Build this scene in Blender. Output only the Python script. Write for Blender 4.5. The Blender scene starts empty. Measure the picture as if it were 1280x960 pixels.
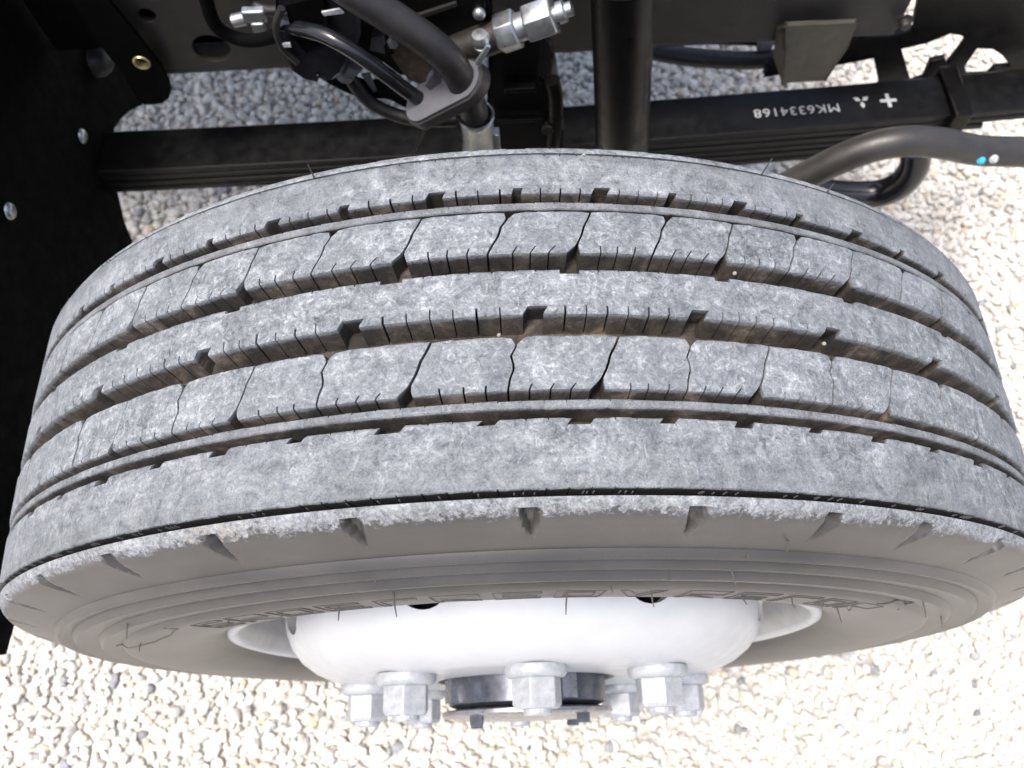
import bpy, bmesh, math, random
import numpy as np
from mathutils import Vector, Matrix
from mathutils.geometry import tessellate_polygon
random.seed(7); rng = np.random.default_rng(11)
scene = bpy.context.scene
COL = scene.collection
PI = math.pi

# ------------------------------------------------------------------ camera
cd = bpy.data.cameras.new('camera'); cam = bpy.data.objects.new('camera', cd); COL.objects.link(cam)
cam.location = (0.0016, -0.2103, 1.2472); cam.rotation_euler = (0.4071, 0.02, -0.0319)
cd.sensor_width = 36.0; cd.lens = 1062.0 / 1280 * 36.0
cd.clip_start = 0.01; cd.clip_end = 200
cd.dof.use_dof = True; cd.dof.focus_distance = 0.46; cd.dof.aperture_fstop = 12.0
scene.camera = cam
# ------------------------------------------------------------------ sky and sun (bright thin overcast)
SUN_EL, SUN_AZ = math.radians(74), math.radians(245)      # azimuth clockwise from +Y
w = bpy.data.worlds.new('World'); scene.world = w; w.use_nodes = True
nt = w.node_tree; bg = nt.nodes['Background']
sky = nt.nodes.new('ShaderNodeTexSky'); sky.sky_type = 'NISHITA'; sky.sun_disc = False
sky.sun_elevation = SUN_EL; sky.sun_rotation = SUN_AZ
sky.air_density = 1.0; sky.dust_density = 5.5; sky.ozone_density = 1.0
nt.links.new(sky.outputs[0], bg.inputs[0]); bg.inputs[1].default_value = 0.15
sd = bpy.data.lights.new('sun', 'SUN'); sun = bpy.data.objects.new('sun', sd); COL.objects.link(sun)
sd.energy = 1.5; sd.angle = math.radians(14); sd.color = (1.0, 0.95, 0.88)
sdir = Vector((math.sin(SUN_AZ) * math.cos(SUN_EL), math.cos(SUN_AZ) * math.cos(SUN_EL), math.sin(SUN_EL)))
sun.rotation_euler = (-sdir).to_track_quat('-Z', 'Y').to_euler()
vs = scene.view_settings
vs.view_transform = 'Standard'; vs.look = 'None'; vs.gamma = 1.0; vs.exposure = 1.22; vs.use_curve_mapping = False

# ------------------------------------------------------------------ materials
def new_mat(name):
    m = bpy.data.materials.new(name); m.use_nodes = True
    return m, m.node_tree.nodes, m.node_tree.links, m.node_tree.nodes['Principled BSDF']
def N(ns, t, **kw):
    n = ns.new(t)
    for k, v in kw.items(): setattr(n, k, v)
    return n
def setin(n, **kw):
    for k, v in kw.items():
        n.inputs[k.replace('_', ' ')].default_value = v
def noise(ns, ls, co, scale, detail=4, rough=.6, dist=0.0):
    n = N(ns, 'ShaderNodeTexNoise'); setin(n, Scale=scale, Detail=detail, Roughness=rough, Distortion=dist)
    ls.new(co, n.inputs['Vector']); return n.outputs['Fac']
def ramp(ns, ls, fac, pts):
    r = N(ns, 'ShaderNodeValToRGB'); e = r.color_ramp.elements
    while len(e) < len(pts): e.new(.5)
    for k, (p, c) in enumerate(pts):
        e[k].position = p; e[k].color = (c if len(c) == 4 else tuple(c) + (1,)) if isinstance(c, tuple) else (c, c, c, 1)
    ls.new(fac, r.inputs[0]); return r.outputs[0]
def math_(ns, ls, op, a, b=None, c=None, clamp=False):
    m = N(ns, 'ShaderNodeMath', operation=op); m.use_clamp = clamp
    for i, v in enumerate((a, b, c)):
        if v is None: continue
        if isinstance(v, (int, float)): m.inputs[i].default_value = v
        else: ls.new(v, m.inputs[i])
    return m.outputs[0]
def mix(ns, ls, fac, a, b, blend='MIX'):
    m = N(ns, 'ShaderNodeMix', data_type='RGBA', blend_type=blend)
    for i, v in ((0, fac), (6, a), (7, b)):
        if isinstance(v, (int, float)): m.inputs[i].default_value = v
        elif isinstance(v, tuple): m.inputs[i].default_value = v if len(v) == 4 else v + (1,)
        else: ls.new(v, m.inputs[i])
    return m.outputs[2]
def maprange(ns, ls, v, a, b, c=0.0, d=1.0):
    m = N(ns, 'ShaderNodeMapRange'); m.clamp = True
    ls.new(v, m.inputs[0])
    for i, x in enumerate((a, b, c, d)): m.inputs[i + 1].default_value = x
    return m.outputs[0]
def bump(ns, ls, h, strength, dist, prev=None):
    b = N(ns, 'ShaderNodeBump'); setin(b, Strength=strength, Distance=dist); ls.new(h, b.inputs['Height'])
    if prev is not None: ls.new(prev, b.inputs['Normal'])
    return b.outputs[0]

def simple(name, col, rough=.5, metal=0.0, var=.25, scale=60, bumpd=0.0, dust=0.0, coat=0.0, spec=.5):
    """paint / plastic / metal: base colour with blotchy wear, optional pale dust lying in patches"""
    m, ns, ls, p = new_mat(name)
    co = N(ns, 'ShaderNodeTexCoord').outputs['Object']
    f = noise(ns, ls, co, scale, 5, .65)
    lo = tuple(c * (1 - var) for c in col); hi = tuple(min(1, c * (1 + var)) for c in col)
    c = ramp(ns, ls, f, [(.3, lo), (.7, hi)])
    if dust:
        d = maprange(ns, ls, noise(ns, ls, co, scale * .35, 6, .7, .5), .45, .75, 0, dust)
        c = mix(ns, ls, d, c, (.30, .27, .23))
    ls.new(c, p.inputs['Base Color'])
    r = maprange(ns, ls, noise(ns, ls, co, scale * 2.3, 4, .6), .3, .7, max(.05, rough - .1), min(1, rough + .12))
    ls.new(r, p.inputs['Roughness'])
    p.inputs['Metallic'].default_value = metal; p.inputs['Specular IOR Level'].default_value = spec; p.inputs['Coat Weight'].default_value = coat; p.inputs['Coat Roughness'].default_value = .15
    if bumpd: ls.new(bump(ns, ls, noise(ns, ls, co, scale * 6, 3, .6), .5, bumpd), p.inputs['Normal'])
    return m

TYRE_R = 0.43
def tyre_material():
    m, ns, ls, p = new_mat('tyre_rubber')
    co = N(ns, 'ShaderNodeTexCoord').outputs['Object']
    sep = N(ns, 'ShaderNodeSeparateXYZ'); ls.new(co, sep.inputs[0])
    x, y, z = sep.outputs
    rad = math_(ns, ls, 'SQRT', math_(ns, ls, 'ADD', math_(ns, ls, 'MULTIPLY', x, x), math_(ns, ls, 'MULTIPLY', z, z)))
    # road-worn tread: mottled grey rubber with chalky scuffs
    n1 = noise(ns, ls, co, 70, 4, .68, 1.0); n2 = noise(ns, ls, co, 190, 4, .70, 1.4); n3 = noise(ns, ls, co, 900, 2, .6); n4 = noise(ns, ls, co, 14, 2, .5)
    f = math_(ns, ls, 'ADD', math_(ns, ls, 'MULTIPLY', n1, .45), math_(ns, ls, 'MULTIPLY', n2, .55))
    base = ramp(ns, ls, f, [(.34, (.046, .052, .058)), (.44, (.108, .119, .130)), (.54, (.176, .190, .202)), (.67, (.33, .347, .357))])
    fine = maprange(ns, ls, n3, .34, .66, .76, 1.22)
    base = mix(ns, ls, 1.0, base, N_gray(ns, ls, fine), 'MULTIPLY')
    scr = N(ns, 'ShaderNodeTexNoise'); setin(scr, Scale=125, Detail=4, Roughness=.75, Distortion=2.5)
    mp = N(ns, 'ShaderNodeMapping'); mp.inputs['Scale'].default_value = (1, .45, 1); mp.inputs['Rotation'].default_value = (.2, .5, .3); ls.new(co, mp.inputs[0]); ls.new(mp.outputs[0], scr.inputs['Vector'])
    sc = math_(ns, ls, 'MULTIPLY', maprange(ns, ls, scr.outputs['Fac'], .56, .68), maprange(ns, ls, n2, .42, .62))
    base = mix(ns, ls, math_(ns, ls, 'MULTIPLY', sc, .60), base, (.46, .475, .485))
    ang = N(ns, 'ShaderNodeMath', operation='ARCTAN2'); ls.new(x, ang.inputs[0]); ls.new(z, ang.inputs[1])
    cyv = N(ns, 'ShaderNodeCombineXYZ'); ls.new(math_(ns, ls, 'MULTIPLY', ang.outputs[0], 9.0), cyv.inputs[0]); ls.new(math_(ns, ls, 'MULTIPLY', y, 260.0), cyv.inputs[1])
    roll = noise(ns, ls, cyv.outputs[0], 1.0, 3, .6)                     # scuffing drawn out along the rolling direction
    base = mix(ns, ls, 1.0, base, N_gray(ns, ls, maprange(ns, ls, roll, .3, .7, .84, 1.12)), 'MULTIPLY')
    base = mix(ns, ls, 1.0, base, N_gray(ns, ls, maprange(ns, ls, noise(ns, ls, co, 26, 3, .6, .8), .32, .68, .80, 1.14)), 'MULTIPLY')
    base = mix(ns, ls, maprange(ns, ls, n4, .35, .7, 0, .30), base, (.140, .152, .168))
    # brown mud film below the running surface, in the grooves
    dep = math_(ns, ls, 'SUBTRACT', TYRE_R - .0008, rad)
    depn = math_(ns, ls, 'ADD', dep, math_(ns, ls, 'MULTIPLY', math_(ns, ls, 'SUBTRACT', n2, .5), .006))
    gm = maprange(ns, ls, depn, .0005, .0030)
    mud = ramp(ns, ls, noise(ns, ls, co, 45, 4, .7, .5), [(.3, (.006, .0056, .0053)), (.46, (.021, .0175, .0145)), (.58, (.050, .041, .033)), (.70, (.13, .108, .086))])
    mud = mix(ns, ls, maprange(ns, ls, math_(ns, ls, 'ABSOLUTE', y), .0950, .0960, 0, .9), mud, (.006, .006, .006))      # near-black colour in the narrow edge grooves
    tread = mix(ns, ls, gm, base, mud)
    # moulded sidewall: smooth brownish rubber beyond the scuffed shoulder
    ay = math_(ns, ls, 'ABSOLUTE', y)
    edge = math_(ns, ls, 'ADD', math_(ns, ls, 'MULTIPLY', math_(ns, ls, 'SUBTRACT', .4226, rad), .8), math_(ns, ls, 'MULTIPLY', math_(ns, ls, 'SUBTRACT', noise(ns, ls, co, 260, 4, .8, .4), .5), .016))
    edge = math_(ns, ls, 'ADD', edge, math_(ns, ls, 'MULTIPLY', math_(ns, ls, 'SUBTRACT', noise(ns, ls, co, 22, 3, .6), .5), .009))
    sm = maprange(ns, ls, edge, -.0010, .0010)
    sm = math_(ns, ls, 'MULTIPLY', sm, math_(ns, ls, 'GREATER_THAN', ay, .1006))
    side = ramp(ns, ls, noise(ns, ls, co, 16, 3, .6, .3), [(.3, (.036, .034, .0325)), (.7, (.060, .056, .053))])
    side = mix(ns, ls, maprange(ns, ls, noise(ns, ls, co, 700, 2, .5), .35, .65, 0, .25), side, (.032, .031, .030))
    shw = maprange(ns, ls, ay, .1003, .1008)      # rubbed shoulder lip: chalkier than the ribs
    lip = mix(ns, ls, math_(ns, ls, 'MULTIPLY', shw, maprange(ns, ls, noise(ns, ls, co, 380, 4, .8, .5), .46, .62, 0, .5)), base, mix(ns, ls, maprange(ns, ls, noise(ns, ls, co, 9, 2, .5), .55, .64), (.30, .30, .295), (.33, .27, .19)))
    notgroove = math_(ns, ls, 'SUBTRACT', 1.0, gm)
    shoulder = math_(ns, ls, 'GREATER_THAN', ay, .1001)
    tread = mix(ns, ls, shoulder, tread, lip)
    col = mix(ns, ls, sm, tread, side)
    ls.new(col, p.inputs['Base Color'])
    rr = math_(ns, ls, 'SUBTRACT', .88, math_(ns, ls, 'MULTIPLY', sm, .50))
    ls.new(rr, p.inputs['Roughness']); p.inputs['Specular IOR Level'].default_value = .45
    h = math_(ns, ls, 'ADD', math_(ns, ls, 'MULTIPLY', n2, .6), math_(ns, ls, 'MULTIPLY', n3, .4))
    b = N(ns, 'ShaderNodeBump'); ls.new(h, b.inputs['Height']); b.inputs['Distance'].default_value = .0016
    ls.new(math_(ns, ls, 'SUBTRACT', .6, math_(ns, ls, 'MULTIPLY', sm, .56)), b.inputs['Strength'])
    ls.new(b.outputs[0], p.inputs['Normal'])
    return m
def N_gray(ns, ls, v):
    c = N(ns, 'ShaderNodeCombineColor')
    for i in range(3): ls.new(v, c.inputs[i])
    return c.outputs[0]
def gravel_material(name, inst):
    m, ns, ls, p = new_mat(name)
    tc = N(ns, 'ShaderNodeTexCoord').outputs['Object']
    if inst:
        at = N(ns, 'ShaderNodeAttribute'); at.attribute_type = 'INSTANCER'; at.attribute_name = 'tint'; t = at.outputs['Fac']
        base = ramp(ns, ls, t, [(0, (.20, .21, .23)), (.025, (.40, .405, .41)), (.09, (.54, .52, .475)), (.40, (.63, .60, .535)), (.66, (.68, .65, .585)), (.90, (.74, .715, .66)), (.965, (.64, .56, .46)), (1.0, (.58, .46, .33))])
        f = noise(ns, ls, tc, 2.2, 5, .65, .4)
        base = mix(ns, ls, 1.0, base, N_gray(ns, ls, maprange(ns, ls, f, .25, .75, .86, 1.10)), 'MULTIPLY')
        ls.new(bump(ns, ls, noise(ns, ls, tc, 7, 4, .6), .35, .12), p.inputs['Normal'])
    else:
        v = N(ns, 'ShaderNodeTexVoronoi'); setin(v, Scale=58.0); ls.new(tc, v.inputs['Vector'])
        s = N(ns, 'ShaderNodeSeparateColor'); ls.new(v.outputs['Color'], s.inputs[0])
        base = ramp(ns, ls, s.outputs[0], [(0, (.40, .39, .37)), (.3, (.56, .54, .50)), (.7, (.66, .64, .60)), (1, (.72, .70, .66))])
        ls.new(bump(ns, ls, v.outputs['Distance'], 1.0, .01), p.inputs['Normal'])
    ls.new(base, p.inputs['Base Color']); p.inputs['Roughness'].default_value = .9; p.inputs['Specular IOR Level'].default_value = .25
    return m

M = {}
M['tyre'] = tyre_material()
M['hair'] = simple('vent_hair_rubber', (.05, .047, .045), .7)
M['letter'] = simple('moulded_letter_rubber', (.050, .047, .0445), .5)
M['white'] = simple('white_wheel_paint', (.40, .412, .425), .40, 0, .05, 30, 0, .12, .15)
M['barrel'] = simple('galvanised_barrel_paint', (.33, .33, .335), .40, .2, .12, 40)
M['nut'] = simple('chipped_white_nut_paint', (.31, .325, .345), .42, .15, .2, 160, .0004)
M['hub'] = simple('dark_hub_steel', (.075, .082, .10), .35, .6, .4, 80)
M['drum'] = simple('dark_brake_drum', (.02, .021, .021), .6, 0, .3, 60)
M['hubrim'] = simple('machined_hub_lip', (.32, .32, .34), .32, .9, .25, 90)
M['black'] = simple('black_chassis_paint', (.0035, .0033, .0032), .36, 0, .3, 25, .0002, .002, spec=.15)
M['spring'] = simple('black_spring_paint', (.0035, .0035, .0037), .40, 0, .4, 30, .0004, .004, spec=.20)
M['rail'] = simple('dusty_frame_paint', (.0105, .0092, .0083), .55, 0, .25, 18, .0002, .03)
M['plastic'] = simple('black_guard_plastic', (.0016, .0016, .0018), .75, 0, .3, 30, .0003, spec=.05)
M['hose'] = simple('matt_rubber_hose', (.009, .008, .0077), .5, 0, .3, 70, .0003, .04)
M['gloss'] = simple('glossy_nylon_hose', (.010, .010, .012), .16, 0, .3, 60)
M['zinc'] = simple('zinc_plated_steel', (.36, .375, .38), .34, .85, .15, 60, .0001)
M['brass'] = simple('yellow_zinc', (.55, .50, .26), .35, .8, .3, 120)
M['rust'] = simple('brown_primered_steel', (.020, .0165, .015), .5, .2, .4, 110, .0004)
M['rustier'] = simple('rusty_bracket_steel', (.075, .052, .036), .8, 0, .5, 120, .0006)
M['clamp'] = simple('grey_plastic_clamp', (.085, .085, .095), .45, 0, .15, 60)
M['bar'] = simple('grey_brown_bar_paint', (.021, .0195, .0183), .42, 0, .18, 30, .0002, .05)
M['olive'] = simple('olive_bracket_paint', (.036, .034, .026), .5, 0, .25, 40, .0003, .08)
M['stencil'] = simple('white_stencil_paint', (.34, .35, .35), .7, 0, .3, 400)
M['grit'] = simple('pale_grit', (.24, .22, .19), .9, 0, .2, 300)
M['blue'] = simple('blue_paint_dab', (.03, .35, .60), .5, 0, .1, 100)
M['stone'] = gravel_material('gravel_stone', True)
M['soil'] = gravel_material('fine_gravel_bed', False)

# ------------------------------------------------------------------ mesh helpers
def link(name, me, mat, parent=None, smooth=False, sharp=None):
    if mat: me.materials.append(M[mat])
    if smooth: me.polygons.foreach_set('use_smooth', [True] * len(me.polygons))
    o = bpy.data.objects.new(name, me); COL.objects.link(o)
    if parent is not None: o.parent = parent
    if smooth and sharp: me.set_sharp_from_angle(angle=math.radians(sharp))
    return o
class MB:
    def __init__(s): s.v = []; s.f = []
    def add(s, vs, fs):
        k = len(s.v); s.v += [tuple(a) for a in vs]; s.f += [tuple(i + k for i in f) for f in fs]
    def mesh(s, name):
        me = bpy.data.meshes.new(name); me.from_pydata(s.v, [], s.f); me.update(); return me
    def build(s, name, mat, parent=None, smooth=False, sharp=35):
        return link(name, s.mesh(name), mat, parent, smooth, sharp)
    def tube(s, pts, r, n=14, cap=True):
        P = [Vector(p) for p in pts]; rs = r if isinstance(r, (list, tuple)) else [r] * len(P)
        up = None; rings = []
        for i, q in enumerate(P):
            t = (P[min(i + 1, len(P) - 1)] - P[max(i - 1, 0)]).normalized()
            if up is None:
                up = t.orthogonal().normalized()
            up = (up - t * up.dot(t)).normalized(); sd_ = t.cross(up)
            rings.append([q + (up * math.cos(a) + sd_ * math.sin(a)) * rs[i] for a in [2 * PI * k / n for k in range(n)]])
        vs = [v for g in rings for v in g]; fs = []
        for i in range(len(P) - 1):
            for k in range(n): fs.append((i * n + k, i * n + (k + 1) % n, (i + 1) * n + (k + 1) % n, (i + 1) * n + k))
        if cap: fs.append(tuple(range(n))[::-1]); fs.append(tuple((len(P) - 1) * n + k for k in range(n)))
        s.add(vs, fs); return s
    def lathe(s, prof, o, ax, n=48, closed=False, phase=0.0):
        """prof: (radius, distance along axis)"""
        o = Vector(o); ax = Vector(ax).normalized(); u = ax.orthogonal().normalized(); w_ = ax.cross(u)
        vs = []; m = len(prof)
        for k in range(n):
            a = 2 * PI * k / n + phase; d = u * math.cos(a) + w_ * math.sin(a)
            for (r, h) in prof: vs.append(o + ax * h + d * r)
        fs = []
        for k in range(n):
            k2 = (k + 1) % n
            for j in range(m if closed else m - 1):
                j2 = (j + 1) % m; fs.append((k * m + j, k * m + j2, k2 * m + j2, k2 * m + j))
        s.add(vs, fs); return s
    def prism(s, poly, d, holes=()):
        """poly: 3D points on a plane; d: thickness vector; holes: list of 3D loops"""
        loops = [[Vector(p) for p in poly]] + [[Vector(p) for p in h] for h in holes]; d = Vector(d)
        flat = [p for L in loops for p in L]; n = len(flat)
        tri = tessellate_polygon(loops)
        vs = flat + [p + d for p in flat]; fs = [tuple(t) for t in tri] + [tuple(i + n for i in t)[::-1] for t in tri]
        k = 0
        for L in loops:
            for i in range(len(L)): a = k + i; b = k + (i + 1) % len(L); fs.append((a, b, b + n, a + n))
            k += len(L)
        s.add(vs, fs); return s
    def box(s, c, ux, uy, uz):
        c, ux, uy, uz = Vector(c), Vector(ux), Vector(uy), Vector(uz)
        vs = [c + ux * a + uy * b + uz * e for a in (-1, 1) for b in (-1, 1) for e in (-1, 1)]
        s.add(vs, [(0, 1, 3, 2), (4, 6, 7, 5), (0, 4, 5, 1), (2, 3, 7, 6), (0, 2, 6, 4), (1, 5, 7, 3)]); return s
def bevel(o, wdt, seg=2):
    b = o.modifiers.new('bevel', 'BEVEL'); b.width = wdt; b.segments = seg; b.limit_method = 'ANGLE'; b.angle_limit = math.radians(40)
    o.data.polygons.foreach_set('use_smooth', [True] * len(o.data.polygons)); o.data.set_sharp_from_angle(angle=math.radians(50)); return o
def spline(pts, n=8):
    P = [Vector(p) for p in pts]; P = [P[0] * 2 - P[1]] + P + [P[-1] * 2 - P[-2]]; out = []
    for i in range(1, len(P) - 2):
        a, b, c, d = P[i - 1:i + 3]
        for k in range(n):
            t = k / n
            out.append(.5 * ((2 * b) + (c - a) * t + (2 * a - 5 * b + 4 * c - d) * t * t + (3 * b - a - 3 * c + d) * t ** 3))
    out.append(P[-2]); return out
def thing(name, loc, label, cat, group=None):
    o = bpy.data.objects.new(name, None); COL.objects.link(o); o.location = loc; o.empty_display_size = .02
    return tag(o, label, cat, group)
def tag(o, label, cat, group=None):
    o['label'] = label; o['category'] = cat
    if group: o['group'] = group
    return o
def keep(o, root):      # parent while the mesh stays where it is built in the world
    o.parent = root; o.matrix_parent_inverse = root.matrix_basis.inverted(); return o

# ------------------------------------------------------------------ ground and gravel
g = MB(); g.add([(-15, -15, -.007), (15, -15, -.007), (15, 15, -.007), (-15, 15, -.007)], [(0, 1, 2, 3)])
ground = g.build('ground', 'soil'); ground['kind'] = 'structure'; ground['label'] = 'pale fine gravel bed under the loose stones'
variants = bpy.data.collections.new('stone_shapes')
for k in range(10):
    bm = bmesh.new(); bmesh.ops.create_icosphere(bm, subdivisions=3 if k < 6 else 2, radius=1.0)
    r_ = np.random.default_rng(100 + k); planes = []
    for _ in range(17):
        n_ = r_.normal(size=3); n_ /= np.linalg.norm(n_); planes.append((Vector(n_), r_.uniform(.50, .85)))
    sx = (1.0, r_.uniform(.68, .95), r_.uniform(.48, .75))
    for v in bm.verts:
        c = v.co.copy()
        for n_, d_ in planes:
            q = c.dot(n_)
            if q > d_: c -= n_ * (q - d_) * .96
        v.co = Vector((c.x * sx[0], c.y * sx[1], c.z * sx[2]))
    me = bpy.data.meshes.new('stone_shape'); bm.to_mesh(me); bm.free()
    me.polygons.foreach_set('use_smooth', [True] * len(me.polygons)); me.materials.append(M['stone'])
    o = bpy.data.objects.new('stone_shape', me); variants.objects.link(o)
pts = []; scl = []; tint = []; rot = []
def scatter(x0, x1, y0, y1, step, smin, smax, z0, z1):
    xs = np.arange(x0, x1, step); ys = np.arange(y0, y1, step)
    X, Y = np.meshgrid(xs, ys); n = X.size
    X = X.ravel() + rng.uniform(-.5, .5, n) * step * 1.1; Y = Y.ravel() + rng.uniform(-.5, .5, n) * step * 1.1
    s = smin + (smax - smin) * rng.beta(1.6, 3.0, n)
    pts.append(np.stack([X, Y, rng.uniform(z0, z1, n) + s * .15], 1)); scl.append(s); tint.append(rng.uniform(0, 1, n))
    rot.append(np.stack([rng.normal(0, .45, n), rng.normal(0, .45, n), rng.uniform(0, 2 * PI, n)], 1))
scatter(-1.6, 1.6, -.9, 1.7, .0112, .0056, .0126, -.006, -.003)
scatter(-1.6, 1.6, -.9, 1.7, .0200, .0062, .0165, -.0035, .0002)
pts = np.concatenate(pts); scl = np.concatenate(scl); tint = np.concatenate(tint); rot = np.concatenate(rot)
me = bpy.data.meshes.new('gravel'); me.from_pydata([], [], []); me.vertices.add(len(pts)); me.vertices.foreach_set('co', pts.ravel())
for nm, tp, arr, key in (('scl', 'FLOAT', scl, 'value'), ('tn', 'FLOAT', tint, 'value'), ('rot', 'FLOAT_VECTOR', rot.ravel(), 'vector'), ('vi', 'INT', rng.integers(0, 10, len(pts)).astype(np.int32), 'value')):
    me.attributes.new(nm, tp, 'POINT').data.foreach_set(key, arr)
gravel = bpy.data.objects.new('gravel', me); COL.objects.link(gravel); me.materials.append(M['stone'])
gravel['kind'] = 'stuff'; gravel['label'] = 'loose pale cream and grey crushed stones covering the ground'
ng = bpy.data.node_groups.new('scatter_gravel', 'GeometryNodeTree')
ng.interface.new_socket('Geometry', in_out='INPUT', socket_type='NodeSocketGeometry'); ng.interface.new_socket('Geometry', in_out='OUTPUT', socket_type='NodeSocketGeometry')
gn = ng.nodes; gl = ng.links
gi = gn.new('NodeGroupInput'); go = gn.new('NodeGroupOutput'); iop = gn.new('GeometryNodeInstanceOnPoints')
ci = gn.new('GeometryNodeCollectionInfo'); ci.inputs['Collection'].default_value = variants; ci.inputs['Separate Children'].default_value = True; ci.inputs['Reset Children'].default_value = True
def attr(nm, tp):
    a = gn.new('GeometryNodeInputNamedAttribute'); a.data_type = tp; a.inputs['Name'].default_value = nm; return a.outputs['Attribute']
iop.inputs['Pick Instance'].default_value = True
gl.new(gi.outputs[0], iop.inputs['Points']); gl.new(ci.outputs[0], iop.inputs['Instance']); gl.new(attr('vi', 'INT'), iop.inputs['Instance Index'])
e2r = gn.new('FunctionNodeEulerToRotation'); gl.new(attr('rot', 'FLOAT_VECTOR'), e2r.inputs[0]); gl.new(e2r.outputs[0], iop.inputs['Rotation'])
gl.new(attr('scl', 'FLOAT'), iop.inputs['Scale'])
sn = gn.new('GeometryNodeStoreNamedAttribute'); sn.data_type = 'FLOAT'; sn.domain = 'INSTANCE'; sn.inputs['Name'].default_value = 'tint'
gl.new(iop.outputs[0], sn.inputs['Geometry']); gl.new(attr('tn', 'FLOAT'), sn.inputs['Value']); gl.new(sn.outputs[0], go.inputs[0])
gravel.modifiers.new('scatter', 'NODES').node_group = ng

# ------------------------------------------------------------------ the wheel: axle along Y through (0,0,TYRE_R); meshes in wheel space
R = TYRE_R; NP = 58
wheel = thing('truck_wheel', (0, 0, 0), 'dusty worn truck tyre on a white steel wheel, filling the picture', 'wheel')
AX = Vector((0, 0, R))
def cyl(th, y, r): return (r * math.sin(th), y, r * math.cos(th))       # th measured from the top of the tyre
K2 = [-25.04, -19.43, -13.05, -6.29, .21, 6.10, 12.0, 17.22, 23.05, 28.79, 35.09]      # real tread pitches vary in length
K4 = [-25.05, -18.68, -12.86, -5.52, .38, 7.33, 12.45, 18.58, 23.95, 30.23, 36.26]
def make_warp(kn):
    us = list(range(-4, 7)); ths = list(kn); rest = NP - 10; d = (360 - (kn[-1] - kn[0])) / rest
    for k in range(1, rest + 1): us.append(6 + k); ths.append(kn[-1] + d * k)
    us = np.array(us, float); ths = np.array(ths)
    def f(u):
        q = math.floor((u + 4) / NP); return math.radians(float(np.interp(u - q * NP, us, ths)) + 360 * q)
    return f
W2, W4 = make_warp(K2), make_warp(K4)
def crown(y): return R - .0018 * (y / .1) ** 2
BASE = R - .0150
jit = lambda a: random.uniform(-a, a)
tyre_o = None

def rib_mesh(name, v0, v1, warp, cuts, base=BASE, draft0=.0022, draft1=.0010, drop=0.0, ch=.0011):
    """continuous rib between y=v0 and y=v1. cuts: (ua, ub, side, depth, shift): slits and pockets eaten into an edge"""
    lines = []
    for (ua, ub, side, dep, sh) in cuts:
        lines += [(ua, side, dep, sh), (ub, side, dep, sh)]
    cu = np.array([q[0] for q in lines])
    for k in range(NP * 4):
        if np.min(np.abs((cu - (k / 4 + .125) + NP / 2) % NP - NP / 2)) > .09: lines.append((k / 4 + .125, 0, 0, 0))
    lines.sort(key=lambda a: a[0])
    L = [lines[0]]
    for a in lines[1:]:
        if a[0] - L[-1][0] > .004: L.append(a)
        elif a[1] != 0 and L[-1][1] == 0: L[-1] = a
    depths = {0, ch}
    vl = {v0, v0 + ch, v1 - ch, v1, (v0 + v1) / 2}
    for (_, _, side, dep, _) in cuts: vl.add(round(v0 + dep, 5) if side < 0 else round(v1 - dep, 5))
    vl = sorted(vl); V = [vl[0]]
    for a in vl[1:]:
        if a - V[-1] > .0003: V.append(a)
    V[-1] = v1
    nu, nv = len(L), len(V)
    def upos(i, v):
        u, side, dep, sh = L[i]
        if side and sh:
            d = (v - v0) if side < 0 else (v1 - v)
            f = d / dep if d < dep else max(0, 2 - d / dep)
            u += sh * f
        return u
    kept = np.ones((nu, nv - 1), bool)
    for (ua, ub, side, dep, sh) in cuts:
        for i in range(nu):
            um = L[i][0]; un = L[(i + 1) % nu][0] + (NP if i == nu - 1 else 0); c = (um + un) / 2
            if ua - 1e-6 < c < ub + 1e-6:
                for j in range(nv - 1):
                    vm = (V[j] + V[j + 1]) / 2
                    if (side < 0 and vm < v0 + dep) or (side > 0 and vm > v1 - dep): kept[i, j] = False
    mb = MB(); T = np.zeros((nu, nv, 3)); Bt = np.zeros((nu, nv, 3))
    for i in range(nu):
        e0 = jit(.00025); e1 = jit(.00025)
        for j in range(nv):
            v = V[j]; th = warp(upos(i, v)); vv = v + (e0 if j == 0 else e1 if j == nv - 1 else 0)
            r = crown(v) - drop - (.0007 if j in (0, nv - 1) else 0)
            T[i, j] = cyl(th, vv, r)
            vb = v - draft0 if j == 0 else v + draft1 if j == nv - 1 else v
            Bt[i, j] = cyl(th, vb, base)
    idx = {}
    def tv(i, j):
        k = (i % nu, j)
        if k not in idx: idx[k] = len(mb.v); mb.v.append(tuple(T[k]))
        return idx[k]
    def wall(a, b):
        mb.add([T[a], T[b], Bt[b], Bt[a]], [(0, 1, 2, 3)])
    for i in range(nu):
        i2 = (i + 1) % nu
        for j in range(nv - 1):
            if not kept[i, j]: continue
            mb.f.append((tv(i, j), tv(i, j + 1), tv(i2, j + 1), tv(i2, j)))
    for i in range(nu):
        i2 = (i + 1) % nu; ip = (i - 1) % nu
        for j in range(nv - 1):
            if not kept[i, j]: continue
            if j == 0 or not kept[i, j - 1]: wall((i2, j), (i, j))
            if j == nv - 2 or not kept[i, j + 1]: wall((i, j + 1), (i2, j + 1))
            if not kept[ip, j]: wall((i, j), (i, j + 1))
            if not kept[i2, j]: wall((i2, j + 1), (i2, j))
    return mb
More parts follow.
